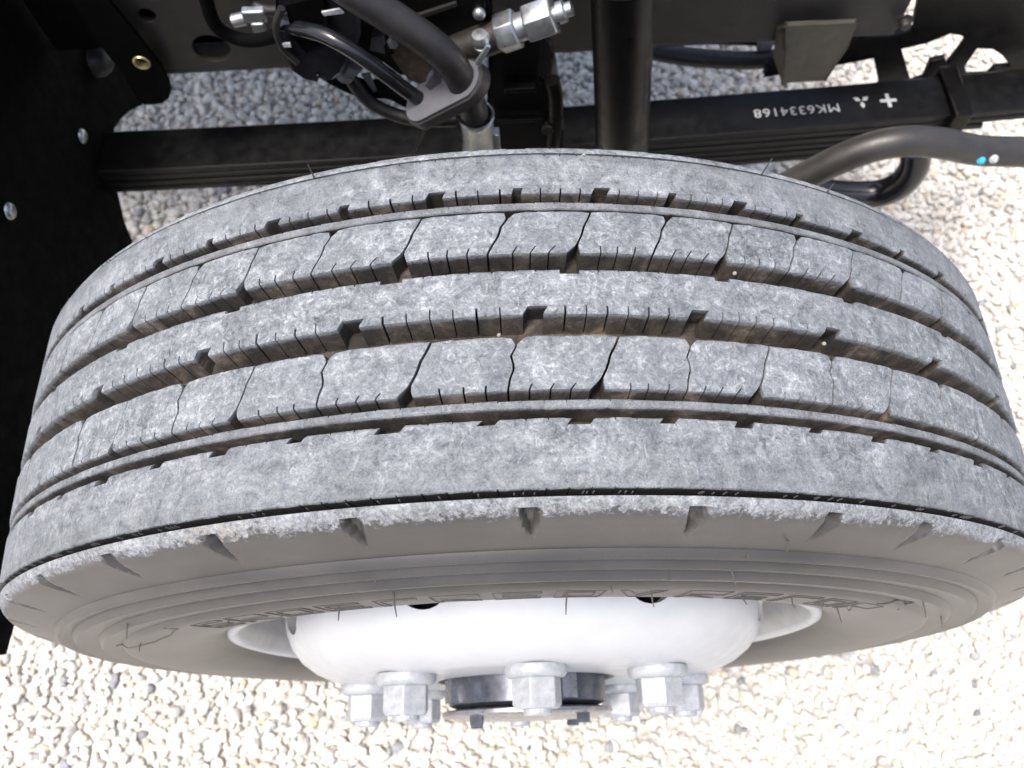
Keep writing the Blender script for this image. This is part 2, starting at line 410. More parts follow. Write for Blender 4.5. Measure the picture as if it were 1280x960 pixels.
def ticks(side, off, length, width=.022, skip=(), per=4):
    out = []
    for k in range(NP * per):
        u = (k + off) / per
        if any(abs((u - s + NP / 2) % NP - NP / 2) < wd for s, wd in skip): continue
        wd = width * random.uniform(.6, 1.2)
        out.append((u - wd / 2, u + wd / 2, side, length * random.uniform(.75, 1.15), 0.0))
    # a slit depth must fall on few grid lines: quantise to two depths
    return [(a, b, s, length if d < length else length * 1.25, sh) for a, b, s, d, sh in out]

# carcass: groove floors, shoulders, sidewalls
SIDE = [(BASE, -.0960), (BASE, -.1002), (.4268, -.1003), (.4264, -.1020), (.4250, -.1048), (.4222, -.1076), (.4200, -.1089), (.4180, -.1098), (.4150, -.1106), (.4120, -.1114), (.4085, -.1122), (.4050, -.1130), (.4015, -.1139), (.3980, -.1148), (.3945, -.1158), (.3915, -.1168),
        (.3895, -.1172), (.3880, -.1205), (.3858, -.1222), (.3820, -.1216), (.3768, -.1200), (.3750, -.1228), (.3726, -.1246), (.3685, -.1240), (.3585, -.1224), (.3566, -.1250), (.3542, -.1268), (.3490, -.1264),
        (.3410, -.1250), (.3390, -.1272), (.3362, -.1284), (.3280, -.1282), (.3180, -.1283), (.3080, -.1279), (.2980, -.1266), (.2880, -.1244), (.2800, -.1220), (.2740, -.1195), (.2690, -.1165), (.2655, -.1130), (.2600, -.1090)]
prof = list(SIDE) + [(.2575, -.1040), (.2575, .1040)] + [(r, -y) for r, y in SIDE[::-1]]
LUGS = [-42.5, -31.95, -22.0, -11.1, 1.07, 12.0, 22.3, 31.5, 42.0] + [42.0 + 275.5 / 25 * k for k in range(1, 25)]
NSEG = 1800
mb = MB(); m_ = len(prof); lug = np.array(LUGS) + np.random.default_rng(3).uniform(-.35, .35, len(LUGS))
for k in range(NSEG):
    thd = 360 * k / NSEG; th = math.radians(thd)
    for (r, y) in prof:
        rr, yy = r, y
        if .3985 < r < .4225 and abs(y) > .105:
            t = (.4225 - r) / .024                         # 0 at the top of the slot, 1 at its foot
            d = float(np.min(np.abs((lug - thd + 180) % 360 - 180)))
            hw = .78 * (1 - t) ** .9
            a = min(1, max(0, (hw - d) / .38)); a = a * a * (3 - 2 * a) * (1 - t) ** .5
            yy = y - math.copysign(.0060 * a, y); rr = r - .0040 * a
        mb.v.append(cyl(th, yy, rr))
for k in range(NSEG):
    k2 = (k + 1) % NSEG
    for j in range(m_):
        j2 = (j + 1) % m_; mb.f.append((k * m_ + j, k * m_ + j2, k2 * m_ + j2, k2 * m_ + j))
tyre_o = mb.build('tyre', 'tyre', wheel, True, 38); tyre_o.location = AX
def tpart(mb, name, mat='tyre', label=None, sharp=30):
    o = mb.build(name, mat, tyre_o, True, sharp)
    if label: o['label'] = label
    return o

# inner shoulder rib (upper edge of picture): pocket each pitch along its visible edge
pk = [k + .08 + (.05 if k % 2 else 0) for k in range(NP)]
cuts = [(u - .10, u + .10, -1, .0040, .05) if k % 2 else (u - .06, u + .06, -1, .0034, .03) for k, u in enumerate(pk)]
cuts += ticks(-1, .55, .0030, .024, [(u, .15) for u in pk])
tpart(rib_mesh('shoulder_rib', .0718, .0986, W2, cuts, draft0=.0030), 'shoulder_rib')
# thin sacrificial ribs in the two outermost grooves
tpart(rib_mesh('guard_rib', .0612, .0660, W2, ticks(1, .2, .0010, .012), drop=.0010, draft0=.0002, draft1=.0006, ch=.0007), 'guard_rib')
tpart(rib_mesh('guard_rib', -.0562, -.0514, W2, ticks(1, .2, .0010, .012), drop=.0010, draft0=.0024, draft1=.0002, ch=.0007), 'guard_rib')
# centre rib
nt_hi = [(k + .68) for k in range(0, NP, 2)]; nt_lo = [(k + .22) for k in range(0, NP, 2)]
cuts = [(u - .12, u + .12, 1, .0026, .0) for u in nt_hi] + [(u - .12, u + .12, -1, .0044, .06) for u in nt_lo]
cuts += ticks(-1, .40, .0046, .024, [(u, .19) for u in nt_lo]) + ticks(1, .1, .0012, .018, [(u, .2) for u in nt_hi])
tpart(rib_mesh('centre_rib', -.0040, .0220, W2, cuts, draft0=.0046, draft1=.0010), 'centre_rib')
# outer shoulder rib
nt_o = [k - .27 for k in range(1, NP + 1)]
cuts = [((u - .13, u + .13) if k % 2 == 0 else (u - .09, u + .09)) + (1, .0036 if k % 2 == 0 else .0030, -.06) for k, u in enumerate(nt_o)]
cuts += ticks(1, .35, .0009, .018, [(u, .2) for u in nt_o]) + ticks(-1, .1, .0006, .016)
tpart(rib_mesh('shoulder_rib', -.0970, -.0614, W2, cuts, draft0=.0, draft1=.0012), 'shoulder_rib')

def block(k, v0, v1, warp, slA, slB, kinkA, kinkB, topcut, botcut, ticklen):
    """one tread block between sipe k and k+1; A/B sipes alternate"""
    par = lambda q: (q % 2 == 0)
    H = v1 - v0; sw = .0135; ch = .0010
    def sl(q, v):
        t = (v1 - v) / H; a, kk = (slA, kinkA) if par(q) else (slB, kinkB)
        z = kk * (max(0, 1 - abs(t - .36) / .16) - max(0, 1 - abs(t - .62) / .16) * .6)
        return a * t + z
    def edge(q, v, sgn):
        c = 0
        if par(q): c = topcut * max(0, 1 - (v1 - v) / .0042)
        else: c = botcut * max(0, 1 - (v - v0) / .0048)
        return q + sl(q, v) + sgn * (sw + c)
    tk = [(.27 + jit(.02)), (.51 + jit(.02)), (.75 + jit(.02))]
    us = [0.0]
    for t in tk: us += [t - .012, t + .010]
    us += [1.0]
    us = sorted(us + [.13, .39, .63, .88])
    vl = sorted({v0, v0 + ch, v0 + ticklen, v0 + .0060 if abs(ticklen - .006) > .0004 else v0 + .0066, v0 + H * .3, v0 + H * .38, v0 + H * .48, v0 + H * .64, v0 + H * .8, v1 - .0042, v1 - ch, v1})
    V = [vl[0]]
    for a in vl[1:]:
        if a - V[-1] > .0004: V.append(a)
    nu, nv = len(us), len(V); T = {}; Bt = {}
    dz = jit(.00035)
    for i, t in enumerate(us):
        e0, e1 = jit(.00025), jit(.00025)
        for j, v in enumerate(V):
            a, b = edge(k, v, 1), edge(k + 1, v, -1); u = a + (b - a) * t
            th = warp(u); endu = i in (0, nu - 1); endv = j in (0, nv - 1)
            r = crown(v) + dz - (.0006 if endv else 0) - (.0004 if endu else 0) - (.0004 if endu and endv else 0)
            T[i, j] = cyl(th, v + (e0 if j == 0 else e1 if j == nv - 1 else 0), r)
            Bt[i, j] = cyl(th, v - .0042 if j == 0 else v + .001 if j == nv - 1 else v, BASE)
    kept = {(i, j): True for i in range(nu - 1) for j in range(nv - 1)}
    for t in tk:
        for i in range(nu - 1):
            c = (us[i] + us[i + 1]) / 2
            if t - .012 < c < t + .010:
                for j in range(nv - 1):
                    if (V[j] + V[j + 1]) / 2 < v0 + ticklen: kept[i, j] = False
    mb = MB(); idx = {}
    def tv(i, j):
        if (i, j) not in idx: idx[i, j] = len(mb.v); mb.v.append(T[i, j])
        return idx[i, j]
    for (i, j), kp in kept.items():
        if kp: mb.f.append((tv(i, j), tv(i, j + 1), tv(i + 1, j + 1), tv(i + 1, j)))
    def wall(a, b): mb.add([T[a], T[b], Bt[b], Bt[a]], [(0, 1, 2, 3)])
    for (i, j), kp in kept.items():
        if not kp: continue
        if not kept.get((i, j - 1), False): wall((i + 1, j), (i, j))
        if not kept.get((i, j + 1), False): wall((i, j + 1), (i + 1, j + 1))
        if not kept.get((i - 1, j), False): wall((i, j), (i, j + 1))
        if not kept.get((i + 1, j), False): wall((i + 1, j + 1), (i + 1, j))
    tpart(mb, 'tread_block')
for k in range(NP):
    block(k - 4, .0330, .0594, W2, -.27, -.25, -.016, -.010, .060, .070, .0040)
    block(k - 4, -.0462, -.0168, W4, -.13, -.25, -.036, -.010, .070, .060, .0030)

# moulded lettering and vent hairs on the sidewall
sr = np.array([a for a, b in SIDE[4:]])[::-1]; sy = np.array([b for a, b in SIDE[4:]])[::-1]
def sw_pt(thd, r, out=.0001): return cyl(math.radians(thd), float(np.interp(r, sr, sy)) - out, r)
mb = MB()
def stroke(pl, rad=.00042):
    P = []
    for (t0, r0), (t1, r1) in zip(pl[:-1], pl[1:]):
        n = max(2, int(abs(t1 - t0) / 1.0) + 1)
        for q in range(n): f = q / n; P.append(sw_pt(t0 + (t1 - t0) * f, r0 + (r1 - r0) * f))
    P.append(sw_pt(*pl[-1])); mb.tube(P, rad, 6)
def glyph(t0, wd, kind, r0=.308, r1=.331, s=.45):
    a, b = t0, t0 + wd; m = (r0 + r1) / 2
    shapes = {0: [[(a, r0), (a + s, r1), (b, r1), (b, r1 - .005), (a + .9, r1 - .005), (a + .9, r0), (a, r0)]],
              1: [[(a, r0), (a, r1), (b, r1), (b, m), (a + .8, m), (b, r0), (b - .9, r0), (a + .6, m - .003), (a + .6, r0), (a, r0)]],
              2: [[(a, r0), (a, r1), (b, r1), (b, r0), (a, r0)], [(a + .9, r0 + .005), (a + .9, r1 - .005), (b - .9, r1 - .005), (b - .9, r0 + .005), (a + .9, r0 + .005)]],
              3: [[(a, r1), (a + .9, r1), (a + wd / 2, r0 + .008), (b - .9, r1), (b, r1), (a + wd / 2 + .5, r0), (a + wd / 2 - .5, r0), (a, r1)]],
              4: [[(a, r0), (a, r1), (b, r1), (b, r1 - .005), (a + .9, r1 - .005), (a + .9, m), (b - .4, m), (b - .4, m - .004), (a + .9, m - .004), (a + .9, r0 + .004), (b, r0 + .004), (b, r0), (a, r0)]]}
    for pl in shapes[kind]: stroke(pl)
t = -41.0
for kd in (4, 1, 2, 4, 0, 1, 4, 2, 3, 1, 4, 0, 2, 1):
    glyph(t, 4.9, kd); t += 6.35
    if kd == 3: t += 1.2
stroke([(44.5, .3345), (49.0, .3440), (50.0, .3470), (51.5, .333)], .0006)
stroke([(-66, .345), (-63, .331), (-57, .322), (-50, .322), (-44, .331)], .0006)
stroke([(-45, .338), (-44.2, .331)], .0005)
tpart(mb, 'moulded_lettering', 'letter')
mb = MB()
for (thd, r, ln) in [(-47.5, .357, .010), (-12.3, .340, .014), (-12.0, .371, .003), (17.9, .371, .009), (17.9, .3885, .003), (50.4, .352, .010), (4.6, .322, .012), (13.6, .3215, .008), (24.5, .321, .006), (31.8, .320, .006), (36.5, .323, .005), (41.0, .316, .012), (66, .35, .008), (-27.5, .321, .008), (-34, .33, .005), (-20, .320, .008), (20.5, .400, .006), (-60, .33, .006), (8.5, .338, .003), (13, .3570, .003)]:
    a = Vector(sw_pt(thd, r, 0)); out = Vector((random.uniform(-.15, .15) * math.cos(math.radians(thd)), -1, random.uniform(-.2, .25))).normalized()
    mb.tube([a, a + out * ln * .5, a + out * ln + Vector((jit(.001), 0, jit(.001)))], [.0006, .0005, .00028], 6)
for k in range(150):                                    # stubs along the two narrow edge grooves
    thd = random.uniform(-70, 70); y0 = -.0990 if random.random() < .65 else .0972
    a = Vector(cyl(math.radians(thd), y0, R - .0035)); d = a.normalized(); d = Vector(cyl(math.radians(thd + jit(3)), 0, 1))
    mb.tube([a, a + d * random.uniform(.0022, .0040)], [.00045, .0003], 5)
for thd, ln in ((-15.2, .011), (20.8, .013), (27.5, .008)):
    a = Vector(cyl(math.radians(thd), .0995, R - .004)); d = Vector(cyl(math.radians(thd + jit(8)), 0, 1)) + Vector((0, .25, 0))
    mb.tube([a, a + d * ln], [.0006, .0003], 6)
hairs = tpart(mb, 'vent_hairs', 'hair'); hairs['kind'] = 'stuff'
# grit caught in the grooves
for (thd, y, s) in [(6.0, .0995, .0016), (-.9, -.0135, .0011), (24.0, -.0080, .0013), (17.0, .0285, .0012)]:
    bm = bmesh.new(); bmesh.ops.create_icosphere(bm, subdivisions=2, radius=s)
    for v in bm.verts: v.co *= random.uniform(.8, 1.15)
    me = bpy.data.meshes.new('grit'); bm.to_mesh(me); bm.free()
    o = link('grit', me, 'grit', tyre_o, True); o.location = cyl(math.radians(thd), y, R - .0045)

# ------------------------------------------------------------------ steel wheel: rim, disc, hub, nuts (turned about the axle)
YA = (0, 1, 0)
mb = MB()
mb.lathe([(.2535, -.1090), (.2545, -.1130), (.2590, -.1145), (.2628, -.1134), (.2640, -.1105), (.2622, -.1085), (.2590, -.1080), (.2560, -.1075)], (0, 0, 0), YA, 160, True)
rim = mb.build('rim_flange', 'white', wheel, True, 60); rim.location = AX
mb = MB(); mb.lathe([(.2548, -.1110), (.2510, -.1070), (.2470, -.0960), (.2440, -.084), (.2400, -.074), (.2310, -.055), (.2270, -.040), (.2265, .06), (.2440, .085), (.2480, .100)], (0, 0, 0), YA, 128)
barrel = mb.build('rim_barrel', 'barrel', wheel, True, 40); barrel.location = AX
outer = [(.0800, -.1515), (.1100, -.1525), (.1500, -.1522), (.1620, -.1512), (.1740, -.1482), (.1880, -.1420), (.2000, -.1335), (.2090, -.1225), (.2145, -.1090), (.2165, -.0960), (.2185, -.0750), (.2225, -.0420), (.2264, -.0200)]
inner = [(r - .0095 * (1 if i > 4 else .25), y + (.0100 if i < 7 else .004)) for i, (r, y) in enumerate(outer)]
mb = MB(); mb.lathe(outer + inner[::-1], (0, 0, 0), YA, 144, True)
disc_me = mb.mesh('disc'); bm = bmesh.new(); bm.from_mesh(disc_me); bmesh.ops.recalc_face_normals(bm, faces=bm.faces); bm.to_mesh(disc_me); bm.free()
disc = link('wheel_disc', disc_me, 'white', None, True)
cut = MB()
for k in range(8):
    a = math.radians(25.7 + 45 * k); d = Vector((math.sin(a), 0, math.cos(a))); t_ = Vector((math.cos(a), 0, -math.sin(a)))
    rings = []
    for q in (.14, .30):
        rings += [d * q + t_ * (.021 * math.cos(b)) + Vector((0, -.0985 + .0175 * math.sin(b), 0)) for b in [2 * PI * i / 28 for i in range(28)]]
    cut.add(rings, [tuple(range(28))[::-1], tuple(range(28, 56))] + [(i, (i + 1) % 28, 28 + (i + 1) % 28, 28 + i) for i in range(28)])
cm = cut.mesh('cut'); bm = bmesh.new(); bm.from_mesh(cm); bmesh.ops.recalc_face_normals(bm, faces=bm.faces); bm.to_mesh(cm); bm.free()
co_ = link('cutter', cm, None)
bo = disc.modifiers.new('holes', 'BOOLEAN'); bo.operation = 'DIFFERENCE'; bo.object = co_; bo.solver = 'EXACT'
dg = bpy.context.evaluated_depsgraph_get(); nm_ = bpy.data.meshes.new_from_object(disc.evaluated_get(dg))
disc.modifiers.clear(); disc.data = nm_; bpy.data.objects.remove(co_)
nm_.polygons.foreach_set('use_smooth', [True] * len(nm_.polygons)); nm_.set_sharp_from_angle(angle=math.radians(38))
disc.parent = wheel; disc.location = AX
mb = MB(); mb.lathe([(.10, -.120), (.196, -.108), (.200, -.100), (.200, .06), (.10, .06)], (0, 0, 0), YA, 96)
drum = mb.build('brake_drum', 'drum', wheel, True, 40); drum.location = AX
mb = MB(); mb.lathe([(.0, -.176), (.060, -.176), (.0655, -.174), (.0700, -.172), (.0715, -.160), (.0715, -.140), (.0, -.140)], (0, 0, 0), YA, 72)
hub = mb.build('hub', 'hub', wheel, True, 30); hub.location = AX
mb = MB(); mb.lathe([(.0600, -.1766), (.0740, -.1766), (.0762, -.1780), (.0762, -.1808), (.0735, -.1822), (.0640, -.1832), (.0560, -.1850), (.0, -.1860)], (0, 0, 0), YA, 72)
o = mb.build('hub_lip', 'hubrim', hub, True, 30)
for k in range(4):
    a = math.radians(k * 90 + 45 + 3.2); mb = MB(); mb.lathe([(.0, -.190), (.0055, -.190), (.0060, -.188), (.0060, -.181)], (math.sin(a) * .064, 0, math.cos(a) * .064), YA, 6)
    mb.build('hub_cap_bolt', 'hub', hub)
for k in range(4):                                       # blue-grey locating pads between the nuts
    a = math.radians(k * 90 + 25 + 3.2); d = Vector((math.sin(a), 0, math.cos(a))); t_ = Vector((math.cos(a), 0, -math.sin(a)))
    mb = MB(); mb.box(d * .0735 + Vector((0, -.161, 0)), t_ * .007, d * .0035, (0, .010, 0)); mb.build('locating_pad', 'hubrim', hub)
nutm = MB()
nutm.lathe([(.0, -.001), (.0235, -.001), (.0242, .0015), (.0238, .0050), (.0215, .0078), (.0185, .0085), (.0, .0085)], (0, 0, 0), (0, -1, 0), 40)
nut_flange = nutm.mesh('nut_flange')
nutm = MB(); nutm.lathe([(.0186, .0080), (.0192, .0086), (.0192, .0270), (.0172, .0300), (.0130, .0303), (.0, .0303)], (0, 0, 0), (0, -1, 0), 6, phase=.26)
nut_hex = nutm.mesh('nut_hex')
studm = MB(); studm.lathe([(.0108, .0295), (.0108, .0335), (.0095, .0348), (.0, .0350)], (0, 0, 0), (0, -1, 0), 20); stud_me = studm.mesh('stud')
for me_ in (nut_flange, nut_hex, stud_me): me_.materials.append(M['nut'])
nut_flange.polygons.foreach_set('use_smooth', [True] * len(nut_flange.polygons)); nut_flange.set_sharp_from_angle(angle=math.radians(50))
for k in range(8):
    a = math.radians(3.2 + 45 * k)
    n_ = bpy.data.objects.new('wheel_nut', nut_hex); COL.objects.link(n_); n_.parent = wheel
    n_.location = AX + Vector((math.sin(a) * .1425, -.1522, math.cos(a) * .1425)); n_.rotation_euler = (0, [.25, -.42, .1, .9, .3, 1.2, -.2, .55][k], 0)
    bv = n_.modifiers.new('bevel', 'BEVEL'); bv.width = .0012; bv.segments = 2
    for nm2, me2 in (('washer', nut_flange), ('stud', stud_me)):
        c_ = bpy.data.objects.new(nm2, me2); COL.objects.link(c_); c_.parent = n_

# ------------------------------------------------------------------ chassis above and behind the wheel
def lin(a, b, t): return Vector(a).lerp(Vector(b), t)
# leaf spring
p0, p1 = Vector((-0.3319, 0.4917, 0.4000)), Vector((0.5397, 0.5213, 0.4000))
ud = (p1 - p0); ud.z = 0; ud.normalize(); nd = Vector((-ud.y, ud.x, 0))
sp = thing('leaf_spring', p0, 'black leaf spring lying along the chassis behind the tyre, stencilled in white', 'leaf spring')
def leaf(zt, t, s0, s1, hw):
    mb = MB(); n = 26; ring = [(-hw, -.0012), (-hw + .0016, 0), (hw - .0016, 0), (hw, -.0012), (hw, -t + .0012), (hw - .0016, -t), (-hw + .0016, -t), (-hw, -t + .0012)]
    vs = []; 
    for i in range(n + 1):
        s = s0 + (s1 - s0) * i / n; c = p0 + ud * s; arc = .012 * ((s - .35) / .6) ** 2
        vs += [Vector((c.x, c.y, zt + arc)) + nd * a + Vector((0, 0, b)) for a, b in ring]
    fs = []
    for i in range(n):
        for k in range(8): fs.append((i * 8 + k, i * 8 + (k + 1) % 8, i * 8 + 8 + (k + 1) % 8, i * 8 + 8 + k))
    fs += [tuple(range(8))[::-1], tuple(n * 8 + k for k in range(8))]
    mb.add(vs, fs); o = mb.build('leaf', 'spring', None, True, 25); keep(o, sp); return o
top_leaf = leaf(.398, .0105, -.75, 1.0, .031)
leaf(.3860, .0084, -.70, .98, .0312); leaf(.3745, .0084, -.62, .93, .0315); leaf(.3630, .0084, -.55, .85, .0308)
leaf(.3515, .0084, .12, .80, .0312); leaf(.3400, .0084, .20, .74, .0305)
# stencilled part number, three-lozenge mark and plus sign (they face the other side of the truck)
def slope(pt):
    s = (Vector(pt) - p0).dot(ud); return .024 * (s - .35) / .36
def leaf_top(pt):
    s = (Vector(pt) - p0).dot(ud); return .398 + .012 * ((s - .35) / .6) ** 2 + .0013
ex, ey = -ud, -nd
fc = bpy.data.curves.new('stencil', 'FONT'); fc.body = 'MK6334168'; fc.size = .0225; fc.align_x = 'CENTER'; fc.align_y = 'CENTER'; fc.extrude = .0001; fc.space_character = 1.08
to = bpy.data.objects.new('stencil', fc); COL.objects.link(to)
dg = bpy.context.evaluated_depsgraph_get(); tm = bpy.data.meshes.new_from_object(to.evaluated_get(dg)); bpy.data.objects.remove(to)
c = Vector((0.3628, 0.5110, 0.4000)); c.z = leaf_top(c)
def mark(me, name, mtx):
    o = link(name, me, 'stencil'); o.matrix_basis = mtx; COL.objects.update() if hasattr(COL.objects, 'update') else None
    o.parent = top_leaf; o.matrix_parent_inverse = (sp.matrix_basis @ sp.matrix_basis.inverted()).inverted(); return o
def basis(c, sx=1.0, sy=1.0):
    m = Matrix.Identity(4)
    sl_ = slope(c); e_ = (ex[0], ex[1], -sl_)
    for i in range(3): m[i][0] = e_[i] * sx; m[i][1] = ey[i] * sy; m[i][2] = (0, 0, 1)[i]; m[i][3] = c[i]
    return m
w_ = max(v.co.x for v in tm.vertices) - min(v.co.x for v in tm.vertices)
mark(tm, 'stencilled_number', basis(c, .106 / w_, .80))
mb = MB()
for a in (90, 210, 330):
    d = Vector((math.cos(math.radians(a)), math.sin(math.radians(a)), 0)); q = Vector((-d.y, d.x, 0)); L = .0108; 
    mb.prism([d * .0008, d * (.0008 + L / 2) + q * L * .30, d * (.0008 + L), d * (.0008 + L / 2) - q * L * .30], (0, 0, .0002))
c = Vector((0.4443, 0.5196, 0.4000)); c.z = leaf_top(c); mark(mb.mesh('lozenge_mark'), 'lozenge_mark', basis(c, .95, 1.0))
mb = MB(); mb.box((0, 0, 0), (.0102, 0, 0), (0, .0023, 0), (0, 0, .0002)); mb.box((0, 0, .00005), (.0023, 0, 0), (0, .0105, 0), (0, 0, .0002))
c = Vector((0.4770, 0.5180, 0.4000)); c.z = leaf_top(c); mark(mb.mesh('plus_mark'), 'plus_mark', basis(c))
# rebound clip round the leaves
cc = Vector((0.5569, 0.5203, 0.4100)); mb = MB()
mb.box(cc + Vector((0, 0, .006)), ud * .011, nd * .037, (0, 0, .003)); mb.box(cc - nd * .036 + Vector((0, 0, -.020)), ud * .011, nd * .003, (0, 0, .028)); mb.box(cc + nd * .036 + Vector((0, 0, -.020)), ud * .011, nd * .003, (0, 0, .028))
keep(bevel(mb.build('rebound_clip', 'black'), .0015), sp)
mb = MB(); mb.lathe([(0, .013), (.007, .013), (.0085, .011), (.0085, 0)], cc - nd * .037 + Vector((0, 0, -.038)), -nd, 6); keep(mb.build('clip_bolt', 'rail'), sp)

# frame rail: outer web with oval opening, lower flange
r0, r1 = Vector((-0.3752, 0.4922, 0.5300)), Vector((0.4357, 0.5082, 0.5300)); rd = (r1 - r0); rl = rd.length; rd.normalize(); rn = Vector((-rd.y, rd.x, 0))
rail = thing('frame_rail', r0, 'dusty dark chassis rail with an oval opening, running along the top edge', 'chassis rail')
def onweb(s, z): return r0 + rd * s + Vector((0, 0, z))
hc = Vector((-0.3135, 0.5080, 0.5572)); hs = (hc - r0).dot(rd); hz = hc.z - r0.z
oval = [onweb(hs + .020 * math.cos(b), hz + .019 * math.sin(b)) for b in [2 * PI * i / 32 for i in range(32)]]
hc2 = Vector((-0.3626, 0.5050, 0.6055)); hs2 = (hc2 - r0).dot(rd); hz2 = hc2.z - r0.z
rnd = [onweb(hs2 + .009 * math.cos(b), hz2 + .009 * math.sin(b)) for b in [2 * PI * i / 24 for i in range(24)]]
mb = MB(); mb.prism([onweb(-.045, 0), onweb(rl, 0), onweb(rl, .26), onweb(-.045, .26)], rn * .007, [oval, rnd]); keep(mb.build('web', 'rail'), rail)
mb = MB(); mb.box(r0 + rd * (rl / 2 - .0225) + rn * .040 + Vector((0, 0, -.0035)), rd * (rl / 2 + .0225), rn * .040, (0, 0, .0035)); keep(bevel(mb.build('lower_flange', 'rail'), .002), rail)
mb = MB(); mb.box(r0 + rd * (rl / 2 - .0225) + rn * .040 + Vector((0, 0, .264)), rd * (rl / 2 + .0225), rn * .040, (0, 0, .0035)); keep(bevel(mb.build('upper_flange', 'rail'), .002), rail)
mb = MB(); mb.box(r0 + rd * (hs - .01) + rn * .030 + Vector((0, 0, .135)), rd * .17, rn * .003, (0, 0, .125)); keep(mb.build('dark_hole_backing', 'plastic'), rail)  # black sheet added behind the web openings to make them dark

mb = MB(); mb.box(r0 + rd * (rl / 2 - .50) + rn * .50 + Vector((0, 0, .272)), rd * (rl / 2 + .47), rn * .46, (0, 0, .003)); keep(mb.build('shade_plate', 'black'), rail)  # unseen plate added above the gravel to shade it from sky and sun

# spring hanger casting with two openings, at the right
Yh = .575
mb = MB(); P = [(0.3339, 0.5750, 0.3939), (0.3344, 0.5750, 0.4120), (0.4092, 0.5750, 0.4309), (0.4398, 0.5750, 0.4564), (0.4696, 0.5750, 0.4549), (0.5001, 0.5750, 0.4634), (0.4935, 0.5750, 0.4724), (0.4774, 0.5750, 0.5420), (0.6658, 0.5750, 0.5330), (0.8048, 0.5750, 0.3016), (0.5407, 0.5750, 0.3505), (0.4983, 0.5750, 0.3559), (0.4650, 0.5750, 0.4200), (0.4069, 0.5750, 0.4067)]
h1 = [(0.4955, 0.5750, 0.4317), (0.5230, 0.5750, 0.4394), (0.5461, 0.5750, 0.4535), (0.5613, 0.5750, 0.4502), (0.5700, 0.5750, 0.4421), (0.5682, 0.5750, 0.4226), (0.5652, 0.5750, 0.4024), (0.5571, 0.5750, 0.4138), (0.5409, 0.5750, 0.4092), (0.5443, 0.5750, 0.3797), (0.5314, 0.5750, 0.3732)]
h2 = [(0.5916, 0.5750, 0.4280), (0.6117, 0.5750, 0.4256), (0.6295, 0.5750, 0.4140), (0.6493, 0.5750, 0.3952), (0.6308, 0.5750, 0.3934), (0.6277, 0.5750, 0.3809), (0.6018, 0.5750, 0.3809), (0.5902, 0.5750, 0.3970)]
mb.prism(P, (.0, .008, .0), [h1, h2])
hanger = tag(bevel(mb.build('spring_hanger', 'black'), .003), 'black spring hanger casting with two openings, in the top right corner', 'bracket')
hb = Vector((0.4341, 0.5000, 0.5514)); mb = MB(); mb.lathe([(0, .010), (.005, .010), (.006, .008), (.006, .002), (.009, .002), (.009, 0)], hb, (0, -1, 0), 24); tag(mb.build('flange_bolt', 'rail', None, True), 'dark flanged bolt at the right end of the chassis rail', 'bolt')
# olive hanging bracket
mb = MB(); mb.prism([(0.3036, 0.4880, 0.5607), (0.3766, 0.4880, 0.5614), (0.3788, 0.4880, 0.5299), (0.3703, 0.4880, 0.4794), (0.3209, 0.4880, 0.4783), (0.3133, 0.4880, 0.5193)], (0, .006, 0)); mb.prism([(0.3036, 0.4880, 0.5607), (0.2989, 0.5000, 0.5472), (0.3056, 0.5000, 0.5050), (0.3209, 0.4880, 0.4783), (0.3133, 0.4880, 0.5193)], (0, .004, 0))
tag(bevel(mb.build('hanging_bracket', 'olive'), .0015), 'small tapered olive grey bracket hanging below the chassis rail', 'bracket')

# pipes below the rail
def hose(name, pts, r, mat, label, cat='hose', n=14):
    mb = MB(); mb.tube(spline(pts), r, n); return tag(mb.build(name, mat, None, True, 60), label, cat)
hose('rubber_pipe', [(0.1447, 0.6200, 0.4209), (0.1934, 0.6200, 0.4008), (0.2425, 0.6200, 0.3871), (0.3022, 0.6200, 0.3783), (0.3502, 0.6200, 0.3772), (0.3898, 0.6200, 0.3864)], .0118, 'hose', 'thick black pipe crossing the gap left of the olive bracket', 'pipe')
tb = hose('thin_pipe', [(0.1579, 0.6400, 0.4086), (0.2113, 0.6400, 0.3991), (0.2754, 0.6400, 0.3931), (0.3397, 0.6400, 0.3884), (0.3818, 0.6400, 0.3890)], .0050, 'hose', 'thin black pipe with a pale clip above the thick pipe', 'pipe')
mb = MB(); mb.box((0.3440, 0.6320, 0.3961), (.0095, 0, 0), (0, .007, 0), (0, 0, .012)); o = bevel(mb.build('pipe_clip', 'stencil'), .002); o.parent = tb; o['label'] = 'pale clip'

# shock absorber
a_, b_ = Vector((0.0965, 0.3600, 0.7766)), Vector((0.1268, 0.3600, 0.4566))
sh = thing('shock_absorber', b_, 'upright black shock absorber tube behind the top of the tyre', 'shock absorber')
d_ = (b_ - a_); L_ = d_.length; mb = MB(); mb.lathe([(0, 0), (.0262, 0), (.0268, .003), (.0268, L_ - .002), (.0255, L_), (0, L_)], a_, d_, 48); keep(mb.build('body', 'black', None, True, 40), sh)
mb = MB(); mb.lathe([(.0268, .0), (.0276, .001), (.0276, .010), (.0268, .011)], a_ + d_ * .06, d_, 48); keep(mb.build('collar', 'black', None, True, 40), sh)
mb = MB(); mb.tube([Vector(b_) + Vector((0, -.02, -.012)), Vector(b_) + Vector((0, .05, -.012))], .022, 24); keep(mb.build('lower_eye', 'black', None, True, 40), sh)

